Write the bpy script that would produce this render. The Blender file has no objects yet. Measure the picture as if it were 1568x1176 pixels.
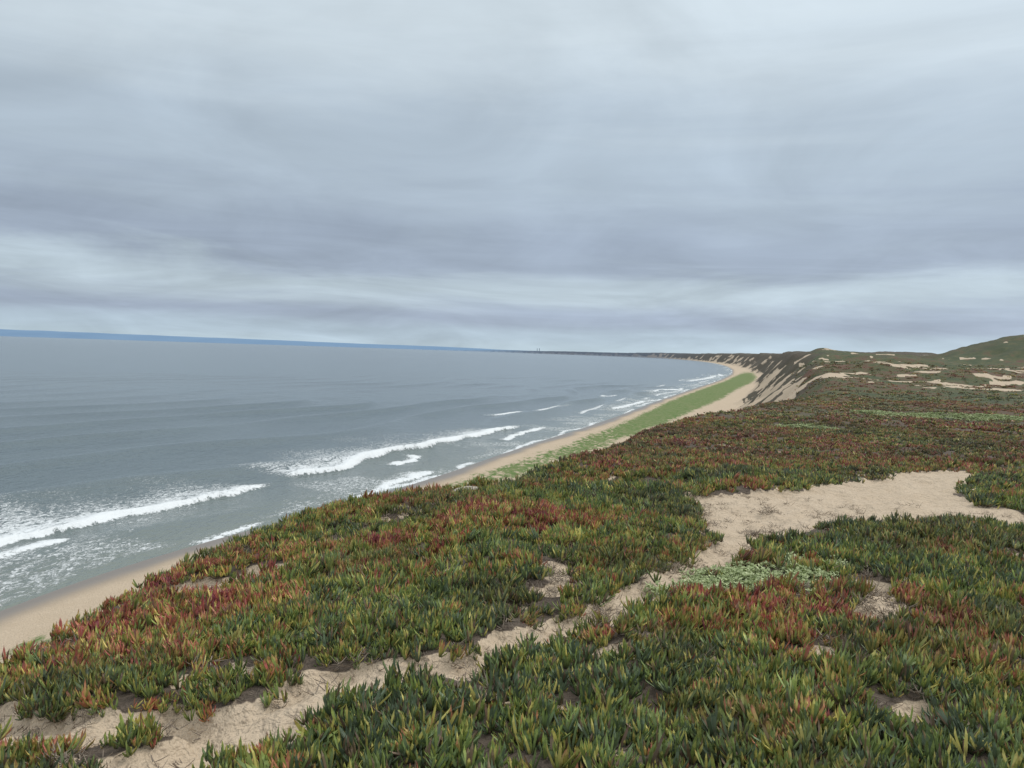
import bpy, math, random
import bmesh
import numpy as np
from mathutils import Matrix, Vector, noise as mnoise
rng = np.random.default_rng(7)
random.seed(7)
scene = bpy.context.scene
EYE = 25.0   # eye height above the sea, metres

# ------------------------------------------------------------------ noise
def _h(ix, iy, s):
    v = np.sin(ix*127.1 + iy*311.7 + s*74.7)*43758.5453
    return v-np.floor(v)
def vnoise(x, y, s=0.0):
    xi=np.floor(x); yi=np.floor(y); fx=x-xi; fy=y-yi
    fx=fx*fx*(3-2*fx); fy=fy*fy*(3-2*fy)
    a=_h(xi,yi,s); b=_h(xi+1,yi,s); c=_h(xi,yi+1,s); d=_h(xi+1,yi+1,s)
    return (a*(1-fx)+b*fx)*(1-fy)+(c*(1-fx)+d*fx)*fy
def fbm(x, y, o=4, s=0.0):
    t=np.zeros_like(x); a=.5; n=0
    for i in range(o):
        t+=a*vnoise(x+i*17.3,y-i*9.1,s+i); n+=a; a*=.5; x=x*2.03; y=y*2.03
    return t/n
def sstep(a,b,x):
    t=np.clip((x-a)/(b-a),0,1); return t*t*(3-2*t)

# ------------------------------------------------------------------ polylines
def chaikin(p,n=2):
    p=np.array(p,float)
    for _ in range(n):
        q=[p[0]]
        for i in range(len(p)-1):
            q.append(p[i]*.75+p[i+1]*.25); q.append(p[i]*.25+p[i+1]*.75)
        q.append(p[-1]); p=np.array(q)
    return p
def polydist(x,y,P):
    """signed distance (right of travel positive) and 0..1 arclength of nearest point"""
    best=np.full(x.shape,1e18); sg=np.ones_like(x); tt=np.zeros_like(x)
    L=np.hypot(*(P[1:]-P[:-1]).T); cum=np.concatenate([[0],np.cumsum(L)])
    for i in range(len(P)-1):
        ax,ay=P[i]; dx,dy=P[i+1]-P[i]
        t=np.clip(((x-ax)*dx+(y-ay)*dy)/(dx*dx+dy*dy),0,1)
        ex=x-ax-t*dx; ey=y-ay-t*dy
        d2=ex*ex+ey*ey
        m=d2<best
        best=np.where(m,d2,best)
        sg=np.where(m,np.where(dx*ey-dy*ex<0,1.0,-1.0),sg)
        tt=np.where(m,(cum[i]+t*L[i])/cum[-1],tt)
    return np.sqrt(best)*sg,tt
def polygon_sd(x,y,P):
    P=np.array(P,float); n=len(P)
    best=np.full(x.shape,1e18); ins=np.zeros(x.shape,bool)
    for i in range(n):
        a=P[i]; b=P[(i+1)%n]; dx,dy=b-a
        t=np.clip(((x-a[0])*dx+(y-a[1])*dy)/(dx*dx+dy*dy),0,1)
        best=np.minimum(best,(x-a[0]-t*dx)**2+(y-a[1]-t*dy)**2)
        c=((a[1]>y)!=(b[1]>y))&(x<dx*(y-a[1])/(dy if abs(dy)>1e-9 else 1e-9)+a[0])
        ins^=c
    return np.where(ins,-1,1)*np.sqrt(best)

SHORE=chaikin([(-90,-6000),(-60,-400),(-54,-60),(-52,0),(-50,40),(-46,70),(-41,88),(-30,112),(-15,147),(3,202),
 (36,290),(106,505),(265,957),(467,1615),(800,2900),(1200,4675),(1900,8500),(2450,13350),(2300,17500),(1500,21500),(600,25200),
 (-900,30000),(-6000,37000),(-16000,42000),(-40000,46000),(-75000,47000)])
EDGE=chaikin([(-20,-6000),(-7,-200),(-4.2,-20),(-3.2,0),(-3.4,4.9),(-4.2,8.6),(-4.0,11.3),(-2.2,14.2),(-.4,16.0),(1.1,19.5),(3.6,26),(8.4,42),(12.8,56),(24,77),
 (36,95),(54,125),(75,180),(117,300),(192,505),(350,957)])
PATH=np.array([(3.0,10.6),(3.0,10.0),(2.17,8.1),(1.13,6.47),(.63,5.84),(.13,5.46),(-.21,4.97),(-.6,4.72),(-1.13,4.58),(-1.43,4.22),(-1.63,3.87),(-1.75,3.5),(-1.9,2.6),(-2.1,0),(-2,-6)])
PATHW=[.36,.25,.27,.24,.11,.11,.20,.28,.26,.30,.32,.30,.3,.3,.3]
BR=np.array([(-1.4,4.2),(-2.0,4.35),(-2.45,4.32),(-2.97,4.54),(-3.6,4.9)])
PATCH=[(3.7,14.3),(5.5,15.3),(8.5,18.2),(14,24.2),(13.6,21.5),(9.3,16.6),(8.6,14.2),(8.9,13.2),(14,13.2),(14,11.7),(7.15,12),(5.2,11),(3.46,10.1),(2.75,9.6),(3.1,11.5)]
SPOTS=[(-3.25,8.9,.85,.75),(2.45,4.25,.17,.14),(10.2,27,1.6,.8),(11.6,26.6,.7,.7),(.75,5.1,.16,.12),(1.5,4.9,.12,.1),
       (-.7,14.4,.45,.35),(-1.9,11.3,.25,.2),(2.9,6.1,.15,.12),(3.6,7.3,.2,.16),(6,8,.2,.2),(16,22,.6,.6),(4.6,6.6,.22,.2)]
def opening(x,y):
    """small natural gaps in the mat"""
    return np.maximum(fbm(x/.55,y/.55,3,50.)-.745,(fbm(x/1.5+7,y/1.5,4,51.)-.78)*1.2)
def pathmask(x,y):
    """>0 on bare sand, <0 in the ice plant (metres from the margin)"""
    wob=(fbm(x*3.1,y*3.1,4,3.)-.5)
    L=np.hypot(*(PATH[1:]-PATH[:-1]).T); cum=np.concatenate([[0],np.cumsum(L)])/L.sum()
    sd,t=polydist(x,y,PATH)
    f=np.interp(t,cum,PATHW)+wob*.52-np.abs(sd)
    sd,t=polydist(x,y,BR)
    f=np.maximum(f,.19+wob*.35-np.abs(sd))
    f=np.maximum(f,.30-polygon_sd(x,y,PATCH)+(fbm(x*1.1,y*1.1,3,5.)-.5)*1.0)
    for sx,sy,a,b in SPOTS:
        q=np.hypot((x-sx)/a,(y-sy)/b)
        f=np.maximum(f,(1-q)*min(a,b)+wob*.35*min(1,a*2))
    return f
def shore_edge(x,y):
    d,_=polydist(x,y,SHORE)
    e,_=polydist(x,y,EDGE)
    w=sstep(180,420,y)
    e=e*(1-w)+(d-82+24*(fbm(x/60,y/60,3,8.)-.5))*w
    return d,e
GY=[-400,0,15,26,50,75,130,180,250,320,500,1000,2500,5000,13000,28000,36000,60000]
GD=[3,1.68,2.6,3.35,4.6,4.95,4.8,3.0,-.9,-2.8,-5.5,-11,-18,-32,-60,-60,10,20]
def height(x,y,d=None,e=None):
    if d is None: d,e=shore_edge(x,y)
    r=np.hypot(x,y)
    p=EYE-np.interp(y,GY,GD)
    p-=.12*np.maximum(0,-x)*(1-sstep(16,30,y))
    p-=.10*np.maximum(0,-x-2.4)*(1-sstep(10,14,y))
    p-=.55*np.exp(-((y-17.5)/1.9)**2)*(1-sstep(2.5,5,x))
    p+=13.5*np.exp(-((x-222)/50)**2-((y-290)/70)**2)
    p+=2.6*np.exp(-((x-120)/22)**2-((y-300)/60)**2)
    p+=1.5*np.exp(-((x-120)/30)**2-((y-190)/30)**2)
    p-=3.5*np.exp(-((x-168)/22)**2-((y-320)/80)**2)
    p-=2.0*np.exp(-((x-190)/30)**2-((y-370)/60)**2)
    p+=(fbm(x/.5,y/.5,3,1.)-.5)*.17
    p+=(fbm(x/2.6,y/2.6,3,2.)-.5)*.36*sstep(4,12,r)
    p+=(fbm(x/11,y/11,3,4.)-.5)*1.2*sstep(22,60,r)
    p+=(fbm(x/32,y/32,4,6.)-.5)*4.0*sstep(110,220,y)
    p+=(fbm(x/9,y/9,3,16.)-.5)*2.4*sstep(120,180,y)*(1-sstep(500,900,y))
    p+=(fbm(x/110,y/110,4,7.)-.5)*14*sstep(350,900,y)
    p+=(fbm(x/2500,y/2500,4,7.)-.5)*40*sstep(5000,20000,r)*(1-sstep(28000,36000,r))
    w=np.maximum(0,-e)
    R=np.clip(r*.04,.4,5)
    k_=.85+.15*sstep(60,150,y)
    fall=k_*(np.sqrt(w*w+R*R)-R)
    gul=(fbm(y/11,d/45,4,9.)-.5)*12*sstep(2,14,w)*sstep(60,160,y)
    top=p-fall+gul
    b=np.where(d<0,np.maximum(.05*d,-4),.045*d)
    b=np.minimum(b,3.2)+(fbm(x/7,y/7,3,11.)-.5)*.22*sstep(3,10,d)
    k=.6
    z=np.maximum(top,b)+.25*k*np.maximum(0,1-np.abs(top-b)/k)**2
    z=np.where(d<0,b,z)
    pm=sstep(-.12,.10,pathmask(x,y))*(y<60)
    z-=pm*.09
    z+=pm*((fbm(x/.13,y/.13,3,12.)-.5)*.06+(fbm(x/.4,y/.4,2,13.)-.5)*.10)
    return z

# ------------------------------------------------------------------ mesh helpers
def mesh_from_arrays(name,V,Q):
    me=bpy.data.meshes.new(name)
    me.vertices.add(len(V)); me.vertices.foreach_set('co',V.astype(np.float32).ravel())
    n=len(Q)
    me.loops.add(n*4); me.loops.foreach_set('vertex_index',Q.astype(np.int32).ravel())
    me.polygons.add(n)
    me.polygons.foreach_set('loop_start',np.arange(0,4*n,4,dtype=np.int32))
    me.polygons.foreach_set('use_smooth',np.ones(n,bool))
    me.update(calc_edges=True); me.validate()
    return me
def polar(radii,az):
    A,Rr=np.meshgrid(az,radii)
    return (Rr*np.sin(A)),(Rr*np.cos(A))
def polar_quads(nr,na):
    i=np.arange(nr-1)[:,None]; j=np.arange(na)[None,:]; j2=(j+1)%na
    return np.stack([i*na+j,(i+1)*na+j,(i+1)*na+j2,i*na+j2],-1).reshape(-1,4)[:,::-1]
def addattr(me,name,v):
    a=me.attributes.new(name,'FLOAT','POINT'); a.data.foreach_set('value',v.astype(np.float32).ravel())
def obj(name,me,mat=None):
    o=bpy.data.objects.new(name,me); scene.collection.objects.link(o)
    if mat: me.materials.append(mat)
    return o

# ------------------------------------------------------------------ node helpers
class NT:
    def __init__(s,nt): s.nt=nt; s.n=nt.nodes; s.l=nt.links
    def sock(s,i,v):
        if v is None: return
        if isinstance(v,bpy.types.NodeSocket): s.l.new(v,i)
        elif isinstance(v,(tuple,list)) and len(v)==3 and i.type=='RGBA': i.default_value=(*v,1)
        else: i.default_value=v
    def m(s,op,a,b=None,c=None,clamp=False):
        n=s.n.new('ShaderNodeMath'); n.operation=op; n.use_clamp=clamp
        for k,v in enumerate((a,b,c)): s.sock(n.inputs[k],v)
        return n.outputs[0]
    def mix(s,f,a,b,t='MIX'):
        n=s.n.new('ShaderNodeMix'); n.data_type='RGBA'; n.blend_type=t
        s.sock(n.inputs[0],f); s.sock(n.inputs[6],a); s.sock(n.inputs[7],b)
        return n.outputs[2]
    def noise(s,vec,scale,detail=3,rough=.55,dist=0,out=0):
        n=s.n.new('ShaderNodeTexNoise'); s.sock(n.inputs['Vector'],vec)
        n.inputs['Scale'].default_value=scale; n.inputs['Detail'].default_value=detail
        n.inputs['Roughness'].default_value=rough; n.inputs['Distortion'].default_value=dist
        return n.outputs[out]
    def ramp(s,f,stops,interp='LINEAR'):
        n=s.n.new('ShaderNodeValToRGB'); s.sock(n.inputs[0],f); cr=n.color_ramp; cr.interpolation=interp
        while len(cr.elements)<len(stops): cr.elements.new(.5)
        for e,(p,c) in zip(cr.elements,stops):
            e.position=p; e.color=(*c,1) if isinstance(c,(tuple,list)) else (c,c,c,1)
        return n.outputs[0]
    def rng(s,v,a,b,c=0,d=1):
        n=s.n.new('ShaderNodeMapRange'); n.interpolation_type='SMOOTHSTEP'
        s.sock(n.inputs[0],v)
        for k,q in enumerate((a,b,c,d)): s.sock(n.inputs[k+1],q)
        return n.outputs[0]
    def attr(s,name,t='GEOMETRY'):
        n=s.n.new('ShaderNodeAttribute'); n.attribute_name=name; n.attribute_type=t
        return n.outputs['Fac']
    def mapping(s,vec,sc,rot=(0,0,0)):
        n=s.n.new('ShaderNodeMapping'); s.sock(n.inputs[0],vec); n.inputs['Scale'].default_value=sc; n.inputs['Rotation'].default_value=rot
        return n.outputs[0]
    def bump(s,h,strength,dist,nrm=None):
        n=s.n.new('ShaderNodeBump'); s.sock(n.inputs['Height'],h); s.sock(n.inputs['Strength'],strength); n.inputs['Distance'].default_value=dist
        if nrm: s.l.new(nrm,n.inputs['Normal'])
        return n.outputs[0]
def newmat(name):
    m=bpy.data.materials.new(name); m.use_nodes=True
    t=NT(m.node_tree); b=t.n['Principled BSDF']
    return m,t,b
def pos(t): return t.n.new('ShaderNodeNewGeometry').outputs['Position']
def xyz(t,v):
    n=t.n.new('ShaderNodeSeparateXYZ'); t.l.new(v,n.inputs[0]); return n.outputs

# ------------------------------------------------------------------ terrain material
def terrain_mat():
    m,t,b=newmat('dune_ground')
    P=pos(t); X,Y,Z=xyz(t,P)
    veg=t.attr('veg'); alg=t.attr('algae'); wet=t.attr('wet'); red=t.attr('red'); brown=t.attr('brown')
    n1=t.noise(P,.35,4,.6); n2=t.noise(P,3.0,3,.6); n3=t.noise(P,22.,2,.6)
    nf=t.noise(P,120.,1,.6)
    sand=t.mix(n2,(.47,.365,.25),(.63,.515,.38))
    sand=t.mix(t.m('MULTIPLY',t.rng(n1,.4,.7),.5),sand,(.50,.395,.275))
    sand=t.mix(t.rng(n3,.58,.72,0,.55),sand,(.18,.13,.09))
    sand=t.mix(t.rng(nf,.3,.7,0,.2),sand,(.25,.2,.15))
    sand=t.mix(wet,sand,(.20,.17,.14))
    # washed-up green algae on the beach
    na=t.noise(t.mapping(P,(.5,.2,1),(0,0,-.35)),1.6,5,.75)
    nb_=t.noise(t.mapping(P,(1,.3,1),(0,0,-.35)),.12,4,.65)
    am=t.rng(t.m('ADD',t.m('MULTIPLY',alg,.62),t.m('ADD',t.m('MULTIPLY',na,.65),t.m('MULTIPLY',nb_,.35))),.81,.93)
    green=t.mix(n2,(.07,.135,.03),(.13,.20,.05))
    green=t.mix(t.rng(na,.42,.58,.45,0),green,(.28,.26,.14))
    green=t.mix(t.rng(nb_,.5,.7,0,.45),green,(.20,.21,.09))
    col=t.mix(am,sand,green)
    # low mat under / between leaves, and distant heath
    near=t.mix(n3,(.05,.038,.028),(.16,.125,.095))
    heath=t.ramp(t.m('ADD',t.m('MULTIPLY',red,.6),t.m('MULTIPLY',t.m('SUBTRACT',n1,.5),1.5)),
        [(0,(.06,.085,.038)),(.28,(.10,.11,.045)),(.5,(.13,.09,.05)),(.75,(.16,.075,.05)),(1,(.13,.055,.045))])
    heath=t.mix(brown,heath,t.mix(n1,(.05,.045,.03),(.13,.10,.075)))
    heath=t.mix(t.rng(n2,.35,.65,0,.5),heath,(.055,.048,.033))
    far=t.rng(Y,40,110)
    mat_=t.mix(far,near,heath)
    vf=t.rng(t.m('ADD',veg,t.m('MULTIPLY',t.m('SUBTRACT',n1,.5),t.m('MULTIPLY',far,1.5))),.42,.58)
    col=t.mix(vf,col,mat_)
    # aerial haze painted into the base colour of the very distant shore
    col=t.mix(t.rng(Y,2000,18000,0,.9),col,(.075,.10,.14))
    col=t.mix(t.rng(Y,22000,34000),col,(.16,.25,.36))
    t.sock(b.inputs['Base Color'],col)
    t.sock(b.inputs['Roughness'],t.rng(wet,.2,1,.9,.35))
    b.inputs['Specular IOR Level'].default_value=.25
    vo=t.n.new('ShaderNodeTexVoronoi'); t.l.new(P,vo.inputs['Vector']); vo.inputs['Scale'].default_value=5.5
    h=t.m('ADD',t.m('MULTIPLY',vo.outputs['Distance'],.6),t.m('ADD',t.m('MULTIPLY',n2,.5),t.m('MULTIPLY',n3,.45)))
    nb=t.bump(h,t.m('MULTIPLY',t.m('SUBTRACT',1.,wet),1.),.09)
    t.l.new(nb,b.inputs['Normal'])
    return m

# ------------------------------------------------------------------ terrain
az=np.radians(np.concatenate([np.arange(-50,50,.17),np.arange(50,310,4.)]))
rad=np.concatenate([[.01,.5,1.0],np.geomspace(1.4,20,200,endpoint=False),np.geomspace(20,400,240,endpoint=False),np.geomspace(400,70000,220)])
X,Y=polar(rad,az); x=X.ravel(); y=Y.ravel()
d,e=shore_edge(x,y); z=height(x,y,d,e)
me=mesh_from_arrays('dune_ground',np.stack([x,y,z],1),polar_quads(len(rad),len(az)))
def redness(x,y):
    r=.43+(fbm(x/2.2,y/2.2,4,21.)-.5)*1.7+(fbm(x/.5,y/.5,2,22.)-.5)*.8
    r+=.30*np.exp(-((x+1.4)/2.6)**2-((y-10.5)/3.2)**2)
    r+=.16*np.exp(-((x+3.6)/1.2)**2-((y-8)/3)**2)
    r-=.04*np.exp(-((x-.3)/2.5)**2-((y-3.6)/1.8)**2)
    r-=.20*np.exp(-((x+1.6)/1.2)**2-((y-6.0)/1.2)**2)
    r+=.20*np.exp(-((x-3.2)/1.5)**2-((y-6.3)/1.8)**2)
    r+=.32*sstep(18,26,y)*(1-sstep(90,120,y))
    r+=.34*sstep(110,140,y)*(1-sstep(190,230,y))
    r+=(fbm(x/14,y/14,3,23.)-.5)*1.1*sstep(20,50,y)
    r-=.30*sstep(.5,.75,fbm(x/5,y/9,3,24.))*sstep(15,25,y)
    return np.clip(r-.07,0,1)
def bare(x,y):
    """eroded sand openings on the farther dunes"""
    n=fbm(x/8,y/6,4,31.)
    s=sstep(.58,.62,n)*sstep(128,150,y)*(1-sstep(205,240,y))
    s=np.maximum(s,sstep(.70,.73,n)*sstep(200,230,y)*(1-sstep(500,700,y)))
    s=np.maximum(s,sstep(.1,.4,np.exp(-((x-165)/20)**2-((y-225)/8)**2)+(n-.5)*1.6-.25)*(y>150)*(y<300))
    return s
pm=pathmask(x,y); op=opening(x,y)
veg=np.where(y<60,1-sstep(-.12,-.03,pm),1.0)
veg=np.where(y<40,veg*(1-.9*sstep(.0,.02,op)*sstep(.40,.5,fbm(x/3,y/3,2,52.))),veg)
w=np.maximum(0,-e)
streak=fbm(y/8,d/34,4,30.)
face=sstep(1,6,w+(streak-.5)*16)
vf_=sstep(.44,.58,streak+.22*(1-sstep(6,20,w))+.12*sstep(400,900,y))
veg=veg*(1-face*(1-vf_*.9))
veg=veg*(1-.95*bare(x,y))
veg=np.where((d<16)|((z<4.2)&(w>6)),0,veg)
algC=np.interp(y,[0,60,90,130,180,260,330,450,900,1600,3000],[9.5,9.5,9.,10,14,16,17,20,24,26,20])
algW=np.interp(y,[0,60,90,130,180,260,330,450,900,1600,3000],[2.2,2.2,3.,8,10,11,12,15,20,20,20])
algS=np.interp(y,[0,100,150,220,290,400,1000,1500,2000],[.66,.66,.66,.70,.9,1.15,1.0,.5,0])
alg=algS*np.exp(-np.clip(np.abs((d-algC)/algW),0,5)**2.4)
wet=1-sstep(1.5,5.5,d+(fbm(x/9,y/9,2,33.)-.5)*3)
addattr(me,'veg',veg); addattr(me,'algae',alg); addattr(me,'wet',wet); addattr(me,'red',redness(x,y))
addattr(me,'brown',np.maximum(sstep(260,420,y)*.9,face*.8*(y>60)))
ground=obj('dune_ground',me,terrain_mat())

# ------------------------------------------------------------------ sea
def sea_mat():
    m,t,b=newmat('sea_water')
    P=pos(t)
    foam=t.attr('foam'); sh=t.attr('shallow')
    n=t.noise(P,.03,3,.6)
    deep=t.mix(n,(.07,.10,.115),(.10,.14,.15))
    col=t.mix(sh,deep,(.18,.20,.16))
    Pd=t.mapping(P,(1,.55,1),(0,0,-.35))
    f1=t.noise(Pd,.35,5,.75,1.6)
    f2=t.noise(Pd,2.2,3,.7,1.0)
    # brown kelp / weed fragments drifting
    wd=t.m('MULTIPLY',t.rng(f2,.66,.72),t.rng(n,.45,.6,0,.5))
    col=t.mix(wd,col,(.07,.06,.04))
    rid=t.m('SUBTRACT',1.,t.m('MULTIPLY',t.m('ABSOLUTE',t.m('SUBTRACT',f1,.5)),9.),clamp=True)
    v=t.m('ADD',t.m('MULTIPLY',foam,.95),t.m('ADD',t.m('MULTIPLY',rid,.28),t.m('MULTIPLY',t.m('SUBTRACT',f2,.5),1.8)))
    v=t.m('ADD',v,t.m('MULTIPLY',t.m('SUBTRACT',f1,.5),1.0))
    ff=t.m('MULTIPLY',t.rng(v,.38,.95),t.rng(foam,.03,.3))
    col=t.mix(ff,col,(.74,.77,.77))
    t.sock(b.inputs['Base Color'],col)
    t.sock(b.inputs['Roughness'],t.m('ADD',t.m('MULTIPLY',ff,.5),.14))
    b.inputs['IOR'].default_value=1.33
    w1=t.noise(t.mapping(P,(1,.5,1),(0,0,-.3)),.14,4,.65)
    w2=t.noise(t.mapping(P,(1,.45,1),(0,0,-.3)),.9,3,.7)
    h=t.m('ADD',t.m('MULTIPLY',w1,2.4),t.m('MULTIPLY',w2,.8))
    h=t.m('ADD',h,t.m('MULTIPLY',ff,.25))
    t.l.new(t.bump(h,.8,.55),b.inputs['Normal'])
    return m
az=np.radians(np.concatenate([np.arange(-48,30,.13),np.arange(30,312,4.)]))
rad=np.concatenate([[.01,20],np.geomspace(45,1100,620,endpoint=False),np.geomspace(1100,70000,60)])
X,Y=polar(rad,az); x=X.ravel(); y=Y.ravel()
d,_=polydist(x,y,SHORE)
r=np.hypot(x,y)
dd=-d
ph=dd/30+ (fbm(x/110,y/110,2,40.)-.5)*2.0
s=np.sin(ph*2*np.pi)
prof=np.exp(2.2*(s-1))
gate=sstep(.30,.60,fbm(x/80,y/80,2,41.))
amp=1.35*sstep(5,22,dd)*(1-.8*sstep(80,260,dd))*(1-sstep(260,600,dd))*(1-sstep(500,1000,r))*gate
z=amp*(prof-.25)
foam=np.zeros_like(x)
WAVES=[([(-66,76),(-62.7,84),(-59.9,90.8),(-56.9,98.8),(-53.2,108.3),(-49,120.5),(-41.0,141)],[22,24,23,18,13,9,4],.8),
 ([(-41.5,142),(-38.9,150),(-32,163),(-22.3,186.5),(-11.3,218),(6.3,266)],[10,17,18,14,10,4],.9),
 ([(-59,76),(-55.7,84.5),(-54.3,88),(-53,95)],[5,5,4,2],.25),
 ([(-5.7,297),(0,306),(6.9,319)],[6,7,4],.5),
 ([(-22.5,163),(-20.5,172),(-19.0,180)],[2.2,2.5,1],.2),
 ([(-22,134),(-20,139),(-16,152),(-13,158)],[3,5,5,1],.15),
 ([(46,350),(52,366),(84,445)],[3,6,3],.4),
 ([(102,548),(112,572),(132,600)],[7,8,5],.5),
 ([(186,800),(225,905),(272,1014)],[10,14,8],.5),
 ([(240,940),(330,1200)],[10,10],.5),
 ([(-2,215),(14,262)],[2,3],.2)]
for i,(pts,Ls,hgt) in enumerate(WAVES):
    P=chaikin(pts,2)
    sd,t=polydist(x,y,P)
    L=np.interp(t,np.linspace(0,1,len(Ls)),Ls)
    sd=sd+(fbm(x/3,y/3,3,42.)-.5)*2.4+(fbm(x/12,y/12,2,42.5)-.5)*5
    L=L*(.5+fbm(x/9,y/9,2,42.7))
    back=-sd
    end=sstep(0,.06,t)*(1-sstep(.82,1,t))
    near_end=(t>.001)&(t<.999)
    f=np.where(back>0,np.exp(-(back/L)**1.2),np.exp(-(back/.35)**2))
    crest=np.exp(-((back-.8)/1.2)**2)*sstep(.25,.45,fbm(x/6,y/6,2,49.+i))
    foam=np.maximum(foam,np.where(near_end,(f*.86+crest*.45)*end,0))
    z+=np.where(near_end,hgt*np.exp(-((back-1.0)/np.where(back>1,3.0,1.0))**2)*end,0)
wl=dd+(fbm(x/12,y/12,3,43.)-.5)*6
foam=np.maximum(foam,.9*np.exp(-((wl-1.0)/1.1)**2)*sstep(.3,.55,fbm(x/20,y/20,2,44.)))
foam=np.maximum(foam,.40*sstep(0,3,wl)*(1-sstep(10,34,dd))*sstep(.3,.6,fbm(x/14,y/14,3,45.)))
for off,k in ((8,46.),(18,47.),(32,48.)):
    q=dd-off-(fbm(x/70,y/70,3,k)-.5)*14
    foam=np.maximum(foam,.85*np.exp(-(np.where(q>0,q/2.4,q/.7))**2)*sstep(.50,.64,fbm(x/40,y/60,3,k+.5))*sstep(230,330,y)*(1-sstep(1200,2600,y)))
shallow=np.exp(-np.maximum(dd,0)/22)*.9
me=mesh_from_arrays('sea',np.stack([x,y,z],1),polar_quads(len(rad),len(az)))
addattr(me,'foam',foam); addattr(me,'shallow',shallow)
sea=obj('sea',me,sea_mat())

# ------------------------------------------------------------------ plants
def clump(name,nshoots,R,Lr,W,lean,seed,nl=(5,9),flat=False,simple=False):
    rn=random.Random(seed); V=[];F=[];A=[];T=[]
    secs=((0,.75),(.35,1.),(.78,.78)) if not simple else ((0,.8),(.6,1.))
    for s in range(nshoots):
        a=rn.uniform(0,6.283); rr=R*math.sqrt(rn.random())
        bx,by=rr*math.cos(a),rr*math.sin(a); bz=rn.uniform(-.04,.04)
        sr=rn.random(); ssz=rn.uniform(.75,1.2)
        sl=rn.uniform(0,.5); sa=rn.uniform(0,6.283)
        for k in range(rn.randint(*nl)):
            th=rn.uniform(0,6.283); tilt=rn.uniform(*lean)
            L=rn.uniform(*Lr)*ssz; wdt=W*rn.uniform(.75,1.2)
            dx=math.sin(tilt)*math.cos(th)+sl*math.cos(sa)*.5; dy=math.sin(tilt)*math.sin(th)+sl*math.sin(sa)*.5; dz=math.cos(tilt)
            bend=rn.uniform(.05,.35) if not flat else rn.uniform(-.5,-.1)
            lr=min(1,max(0,.55*rn.random()+.45*sr)) ; off=len(V)
            px,py=-math.sin(th),math.cos(th)
            qx,qy,qz=-dz*math.cos(th),-dz*math.sin(th),math.sin(tilt)
            for t_,w_ in secs:
                cx=bx+L*t_*dx+math.cos(th)*.008; cy=by+L*t_*dy+math.sin(th)*.008; cz=bz+L*(t_*dz+bend*t_*t_*.8)
                tri=((1,.35),(-1,.35),(0,-.9)) if not flat else ((1.4,.1),(-1.4,.1),(0,-.3))
                for u,v in tri:
                    V.append((cx+wdt*w_*.5*(u*px+v*qx),cy+wdt*w_*.5*(u*py+v*qy),cz+wdt*w_*.5*v*qz)); A.append(lr); T.append(t_)
            V.append((bx+L*dx,by+L*dy,bz+L*(dz+bend*.8))); A.append(lr); T.append(1)
            ns=len(secs)
            for g in range(ns-1):
                for q in range(3):
                    q2=(q+1)%3
                    F.append((off+3*g+q,off+3*g+q2,off+3*g+3+q2,off+3*g+3+q))
            for q in range(3): F.append((off+3*ns-3+q,off+3*ns-3+(q+1)%3,off+3*ns))
    me=bpy.data.meshes.new(name); me.from_pydata(V,[],F); me.update()
    addattr(me,'leafr',np.array(A)); addattr(me,'leaft',np.array(T))
    return me
def ice_mat():
    m,t,b=newmat('ice_plant_leaf')
    lr=t.attr('leafr'); lt=t.attr('leaft'); tint=t.attr('tint','INSTANCER'); dk=t.attr('shade','INSTANCER'); br=t.attr('bright','INSTANCER')
    v=t.m('ADD',tint,t.m('MULTIPLY',t.m('SUBTRACT',lr,.5),.75))
    v=t.m('ADD',v,t.m('MULTIPLY',t.m('SUBTRACT',lt,.6),.22))
    c=t.ramp(v,[(0,(.10,.135,.08)),(.16,(.145,.20,.075)),(.40,(.245,.305,.075)),(.53,(.40,.34,.09)),(.62,(.48,.225,.11)),(.76,(.43,.125,.10)),(1,(.20,.05,.065))])
    # scattered yellowing leaves
    yl=t.m('FRACT',t.m('ADD',t.m('MULTIPLY',lr,23.7),br))
    c=t.mix(t.m('MULTIPLY',t.m('GREATER_THAN',yl,.90),.8),c,(.58,.50,.14))
    c=t.mix(t.m('MULTIPLY',t.m('LESS_THAN',yl,.10),.8),c,(.19,.11,.08))
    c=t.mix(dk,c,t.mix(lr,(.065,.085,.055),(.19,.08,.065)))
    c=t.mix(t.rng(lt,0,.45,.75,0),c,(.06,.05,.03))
    hv=t.n.new('ShaderNodeHueSaturation'); t.l.new(c,hv.inputs['Color']); t.sock(hv.inputs['Value'],t.m('ADD',.72,t.m('MULTIPLY',br,.6)))
    t.sock(b.inputs['Base Color'],hv.outputs[0])
    b.inputs['Roughness'].default_value=.5
    b.inputs['Specular IOR Level'].default_value=.3
    return m
def simple_leaf(name,c1,c2,rough=.7):
    m,t,b=newmat(name); lr=t.attr('leafr'); lt=t.attr('leaft')
    c=t.mix(lr,c1,c2); c=t.mix(t.rng(lt,0,.4,.5,0),c,(.06,.055,.035))
    t.sock(b.inputs['Base Color'],c); b.inputs['Roughness'].default_value=rough
    return m
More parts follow.
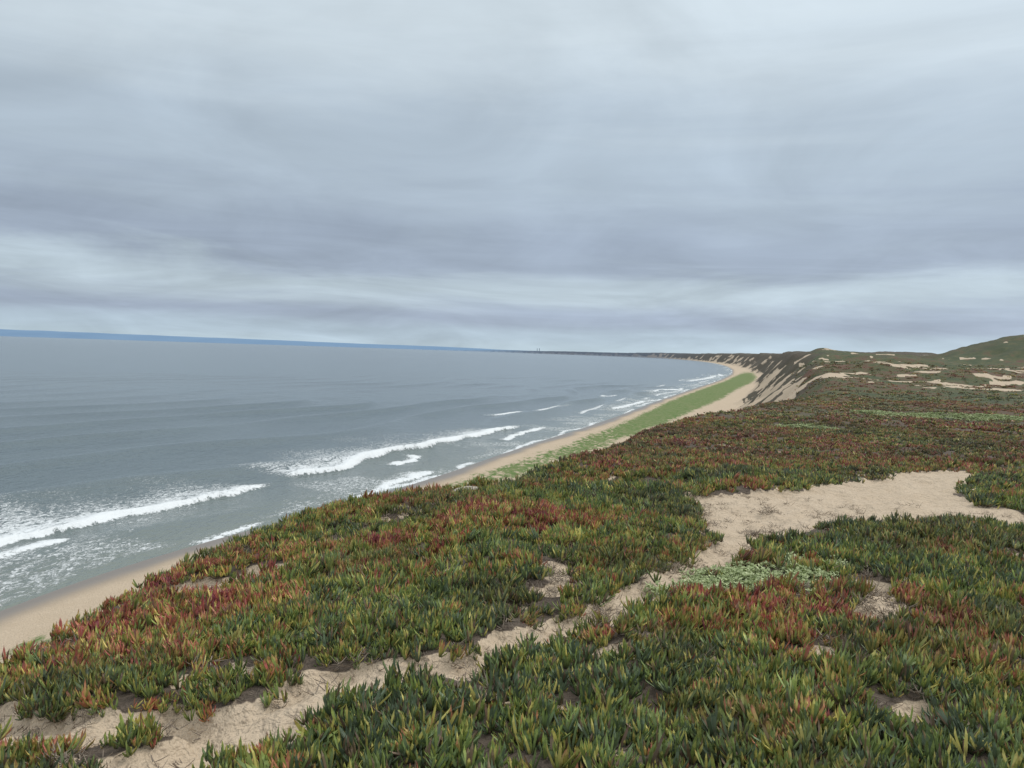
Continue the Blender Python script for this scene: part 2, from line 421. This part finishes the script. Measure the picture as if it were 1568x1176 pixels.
def scatter(name,meshes,mat,px,py,pz,rz,sc,vi,tint,shade,tilt=.12):
    col=bpy.data.collections.new(name+'_parts')
    for i,me in enumerate(meshes):
        me.materials.append(mat); o=bpy.data.objects.new('%s_part_%02d'%(name,i),me); col.objects.link(o)
    n=len(px)
    me=bpy.data.meshes.new(name); me.vertices.add(n)
    me.vertices.foreach_set('co',np.stack([px,py,pz],1).astype(np.float32).ravel())
    addattr(me,'tint',tint); addattr(me,'shade',shade); addattr(me,'bright',rng.random(n))
    a=me.attributes.new('rot','FLOAT_VECTOR','POINT')
    a.data.foreach_set('vector',np.stack([rng.normal(0,tilt,n),rng.normal(0,tilt,n),rz],1).astype(np.float32).ravel())
    a=me.attributes.new('scl','FLOAT_VECTOR','POINT'); a.data.foreach_set('vector',sc.astype(np.float32).ravel())
    a=me.attributes.new('vi','INT','POINT'); a.data.foreach_set('value',vi.astype(np.int32))
    o=obj(name,me)
    g=bpy.data.node_groups.new(name,'GeometryNodeTree')
    g.interface.new_socket('Geometry',in_out='INPUT',socket_type='NodeSocketGeometry')
    g.interface.new_socket('Geometry',in_out='OUTPUT',socket_type='NodeSocketGeometry')
    N=g.nodes; L=g.links
    gi=N.new('NodeGroupInput'); go=N.new('NodeGroupOutput')
    ci=N.new('GeometryNodeCollectionInfo'); ci.inputs['Collection'].default_value=col
    ci.inputs['Separate Children'].default_value=True; ci.inputs['Reset Children'].default_value=True
    ip=N.new('GeometryNodeInstanceOnPoints'); ip.inputs['Pick Instance'].default_value=True
    def na(nm,ty):
        k=N.new('GeometryNodeInputNamedAttribute'); k.data_type=ty; k.inputs['Name'].default_value=nm; return k.outputs['Attribute']
    L.new(gi.outputs[0],ip.inputs['Points']); L.new(ci.outputs[0],ip.inputs['Instance'])
    L.new(na('vi','INT'),ip.inputs['Instance Index'])
    L.new(na('rot','FLOAT_VECTOR'),ip.inputs['Rotation']); L.new(na('scl','FLOAT_VECTOR'),ip.inputs['Scale'])
    L.new(ip.outputs[0],go.inputs[0])
    md=o.modifiers.new('scatter','NODES'); md.node_group=g
    return o
def sample(r0,r1,half,n):
    r=np.sqrt(rng.uniform(r0*r0,r1*r1,n)); a=np.radians(rng.uniform(-half,half,n)); return r*np.sin(a),r*np.cos(a)
bands=[(.9,7,60,72,.88),(7,14,48,42,1.03),(14,28,43,19,1.3),(28,60,41,7.5,1.75),(60,120,40,1.7,3.0),(120,260,40,.25,4.5)]
xs=[];ys=[];ss=[]
for r0,r1,half,dens,s in bands:
    area=math.radians(2*half)/2*(r1*r1-r0*r0)
    a,b_=sample(r0,r1,half,int(area*dens)); xs.append(a);ys.append(b_);ss.append(np.full(len(a),s))
x=np.concatenate(xs);y=np.concatenate(ys);s=np.concatenate(ss)
d,e=shore_edge(x,y)
pmk=pathmask(x,y)
keep=(e>-2.2-y*.03)&((pmk<-.01)|(y>60))&(bare(x,y)<.3)&(d>20)
op=opening(x,y)
keep&=~((op>.0)&(y<40))
x,y,s,d,e,pmk,op=[q[keep] for q in (x,y,s,d,e,pmk,op)]
SAGE=[(2.45,7.2,.85,.62),(3.3,8.1,.35,.3),(44,77,12,3.6),(19.6,50,2.6,1.2),(1.75,6.9,.35,.3)]
def sagef(x,y):
    f=np.full(x.shape,-9.)
    for a,b_,c,dd_ in SAGE:
        f=np.maximum(f,1-np.hypot((x-a)/c,(y-b_)/dd_)+(fbm(x/c*2.5,y/c*2.5,3,55.)-.5)*1.1)
    return f
sg=sagef(x,y)
kp=(sg<0)|(rng.random(len(x))<.12)
x,y,s,d,e,pmk,op=[q[kp] for q in (x,y,s,d,e,pmk,op)]
z=height(x,y,d,e)
n=len(x)
tint=.06+.60*redness(x,y)+rng.normal(0,.11,n)
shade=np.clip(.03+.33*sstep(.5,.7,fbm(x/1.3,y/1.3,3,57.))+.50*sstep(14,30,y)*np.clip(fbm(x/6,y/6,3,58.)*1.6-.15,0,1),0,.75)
edge_s=1-.30*np.exp(-np.abs(pmk)/.12)*(y<60)
sv=s*rng.uniform(.7,1.3,n)*edge_s
sc=np.stack([sv,sv,sv*np.where(y>60,.42,np.where(y>28,.72,.95))],1)
rr=np.hypot(x,y)
leaf=[clump('ice_plant_shoots',8,.13,(.06,.125),.0175,(.08,.85),i) for i in range(9)]
leaf+=[clump('ice_plant_mat',8,.14,(.06,.11),.026,(.1,.8),30+i,(3,4),simple=True) for i in range(5)]
vi=np.where(rr<20,rng.integers(0,9,n),rng.integers(9,14,n))
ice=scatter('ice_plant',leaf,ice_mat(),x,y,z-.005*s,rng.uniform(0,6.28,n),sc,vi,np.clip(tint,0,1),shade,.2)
# sagewort (pale)
xs=[];ys=[];ss=[]
for a,b_,c,dd_ in SAGE:
    k=int(c*dd_*4*1.6*(90 if b_<20 else (14 if b_<60 else 5)))
    xs.append(rng.uniform(a-c*1.4,a+c*1.4,k)); ys.append(rng.uniform(b_-dd_*1.4,b_+dd_*1.4,k)); ss.append(np.full(k,.9 if b_<20 else (2. if b_<60 else 3.2)))
x=np.concatenate(xs);y=np.concatenate(ys);s=np.concatenate(ss)
k=sagef(x,y)>.05; x,y,s=x[k],y[k],s[k]; z=height(x,y); n=len(x)
leaf=[clump('sagewort_sprigs',12,.11,(.03,.07),.016,(.3,1.25),50+i,(5,8),True) for i in range(4)]
scatter('beach_sagewort',leaf,simple_leaf('sagewort_leaf',(.27,.34,.13),(.50,.54,.30)),x,y,z+.02,rng.uniform(0,6.28,n),np.stack([s,s,s],1),rng.integers(0,4,n),np.zeros(n),np.zeros(n))
# dry stems / litter
x,y=sample(1.5,16,50,24000)
pmk=pathmask(x,y); op=opening(x,y)
k=((np.abs(pmk+.0)<.12)&(rng.random(len(x))<.35))|((op>-.01)&(rng.random(len(x))<.6))|((pmk>.1)&(rng.random(len(x))<.035))
x,y=x[k],y[k]; z=height(x,y); n=len(x); s=rng.uniform(.5,1.1,n)
leaf=[clump('dry_twigs',6,.11,(.04,.12),.006,(.9,1.5),80+i,(2,5)) for i in range(4)]
scatter('dry_stems',leaf,simple_leaf('dry_stem',(.10,.075,.055),(.32,.26,.20),.9),x,y,z+.006,rng.uniform(0,6.28,n),np.stack([s,s,s],1),rng.integers(0,4,n),np.zeros(n),np.zeros(n))

# pale rock on the lip of the bluff
bm=bmesh.new(); bmesh.ops.create_icosphere(bm,subdivisions=4,radius=1)
for v in bm.verts:
    k=1+.35*mnoise.noise(v.co*1.3)+.12*mnoise.noise(v.co*4)
    v.co=Vector((v.co.x*.30*k,v.co.y*.2*k,max(v.co.z,-.5)*.12*k))
me=bpy.data.meshes.new('rock'); bm.to_mesh(me); bm.free()
m,t,b=newmat('rock_stone'); t.sock(b.inputs['Base Color'],t.mix(t.noise(pos(t),9,5),(.28,.24,.19),(.50,.45,.37))); b.inputs['Roughness'].default_value=.9
t.l.new(t.bump(t.noise(pos(t),25,4),.6,.02),b.inputs['Normal'])
o=obj('rock',me,m); o.location=(-.72,14.2,float(height(np.array([-.72]),np.array([14.2]))[0])+.10); o.rotation_euler=(0,0,.4)

# ------------------------------------------------------------------ distant hills and power station stacks
bx=np.linspace(-75000,9000,500); 
hz=1.4*np.interp(bx,[-75000,-40000,-30000,-15000,-4000,2000,9000],[420,360,320,230,150,110,100])*(.75+.5*fbm(bx/6000,bx*0,4,60.))
rows=[(50000,0.),(51500,.6),(53500,1.),(58000,.5)]
V=np.concatenate([np.stack([bx,np.full_like(bx,yy),hz*f-2],1) for yy,f in rows]); nb=len(bx)
Q=np.array([(i*nb+j,i*nb+j+1,(i+1)*nb+j+1,(i+1)*nb+j) for i in range(3) for j in range(nb-1)])
m,t,b=newmat('hills_across_the_bay')
t.sock(b.inputs['Base Color'],t.mix(t.noise(pos(t),.0004,4),(.16,.25,.37),(.21,.31,.43))); b.inputs['Roughness'].default_value=1; b.inputs['Specular IOR Level'].default_value=0  # blue-grey of distance haze painted straight into the hills' colour
obj('distant_hills',mesh_from_arrays('distant_hills',V,Q),m)
def stack(px):
    bm=bmesh.new(); N=20; prof=[(9,0),(8,15),(6.5,70),(5.6,148),(6.2,149),(6.2,153),(4.8,153.5),(4.6,140)]
    ringz=[[bm.verts.new((r*math.cos(2*math.pi*i/N),r*math.sin(2*math.pi*i/N),h)) for i in range(N)] for r,h in prof]
    for a,b_ in zip(ringz,ringz[1:]):
        for i in range(N): bm.faces.new((a[i],a[(i+1)%N],b_[(i+1)%N],b_[i]))
    me=bpy.data.meshes.new('smokestack'); bm.to_mesh(me); bm.free()
    o=obj('smokestack',me); o.location=(px,26500,30); o.scale=(1.4,1.4,1.0)
    m,t,b=newmat('stack_concrete'); t.sock(b.inputs['Base Color'],t.mix(t.noise(pos(t),.02),(.16,.19,.23),(.20,.23,.27))); me.materials.append(m)
stack(830); stack(905)

# ------------------------------------------------------------------ world sky (overcast)
w=bpy.data.worlds.new('World'); scene.world=w; w.use_nodes=True
t=NT(w.node_tree); bg=t.n['Background']
G=t.n.new('ShaderNodeTexCoord').outputs['Generated']
gx,gy,gz=xyz(t,G)
st=t.noise(t.mapping(G,(1.2,1.2,9)),1.7,5,.58,.7)
zz=t.m('ADD',gz,t.m('MULTIPLY',t.m('SUBTRACT',st,.5),t.rng(gz,0,.14,.02,.15)))
base=t.ramp(zz,[(0,(.52,.645,.73)),(.02,(.47,.585,.69)),(.045,(.375,.45,.57)),(.078,(.51,.61,.69)),(.12,(.36,.43,.535)),(.235,(.465,.555,.645)),(.40,(.66,.755,.82)),(.62,(.98,1.03,1.08)),(1,(1.2,1.25,1.3))],'EASE')
st2=t.noise(t.mapping(G,(1.8,1.8,16)),1.8,5,.6,.8)
den=t.m('ADD',gz,.22)
cb=t.n.new('ShaderNodeCombineXYZ'); t.l.new(t.m('DIVIDE',gx,den),cb.inputs[0]); t.l.new(t.m('DIVIDE',gy,den),cb.inputs[1])
pl=t.noise(t.mapping(cb.outputs[0],(1.3,1.2,1),(0,0,.5)),1.2,5,.55,.8)
low=t.rng(gz,.08,.20,1,.15)
f=t.m('ADD',1.,t.m('ADD',t.m('MULTIPLY',t.m('MULTIPLY',t.m('SUBTRACT',st2,.5),.7),low),t.m('MULTIPLY',t.m('SUBTRACT',pl,.5),.50)))
f=t.m('ADD',f,t.m('MULTIPLY',gx,.10))
vm=t.n.new('ShaderNodeVectorMath'); vm.operation='SCALE'; t.l.new(base,vm.inputs[0]); t.l.new(f,vm.inputs['Scale'])
sky=t.n.new('ShaderNodeTexSky'); sky.sky_type='NISHITA'; sky.sun_disc=False
SUN_E,SUN_A=math.radians(48),math.radians(60)   # high thin-cloud sun off to the right
sky.sun_elevation=SUN_E; sky.sun_rotation=SUN_A
ns=t.n.new('ShaderNodeVectorMath'); ns.operation='SCALE'; t.l.new(sky.outputs[0],ns.inputs[0]); ns.inputs['Scale'].default_value=.08
fin=t.mix(.93,ns.outputs[0],vm.outputs[0])
t.l.new(fin,bg.inputs['Color']); bg.inputs['Strength'].default_value=1.0

sl=bpy.data.lights.new('sun','SUN'); sl.energy=1.4; sl.angle=math.radians(20); sl.color=(1,.96,.9)
so=bpy.data.objects.new('sun',sl); scene.collection.objects.link(so)
so.rotation_euler=(math.pi/2-SUN_E,0,math.pi-SUN_A)

# ------------------------------------------------------------------ camera
cam=bpy.data.cameras.new('camera'); co=bpy.data.objects.new('camera',cam); scene.collection.objects.link(co)
cam.sensor_width=36; cam.lens=27; cam.clip_start=.05; cam.clip_end=200000
co.matrix_world=Matrix.Translation((0,0,EYE))@Matrix.Rotation(math.radians(90-2.386),4,'X')@Matrix.Rotation(math.radians(1.82),4,'Z')
scene.camera=co
scene.view_settings.view_transform='Standard'; scene.view_settings.look='None'; scene.view_settings.exposure=0
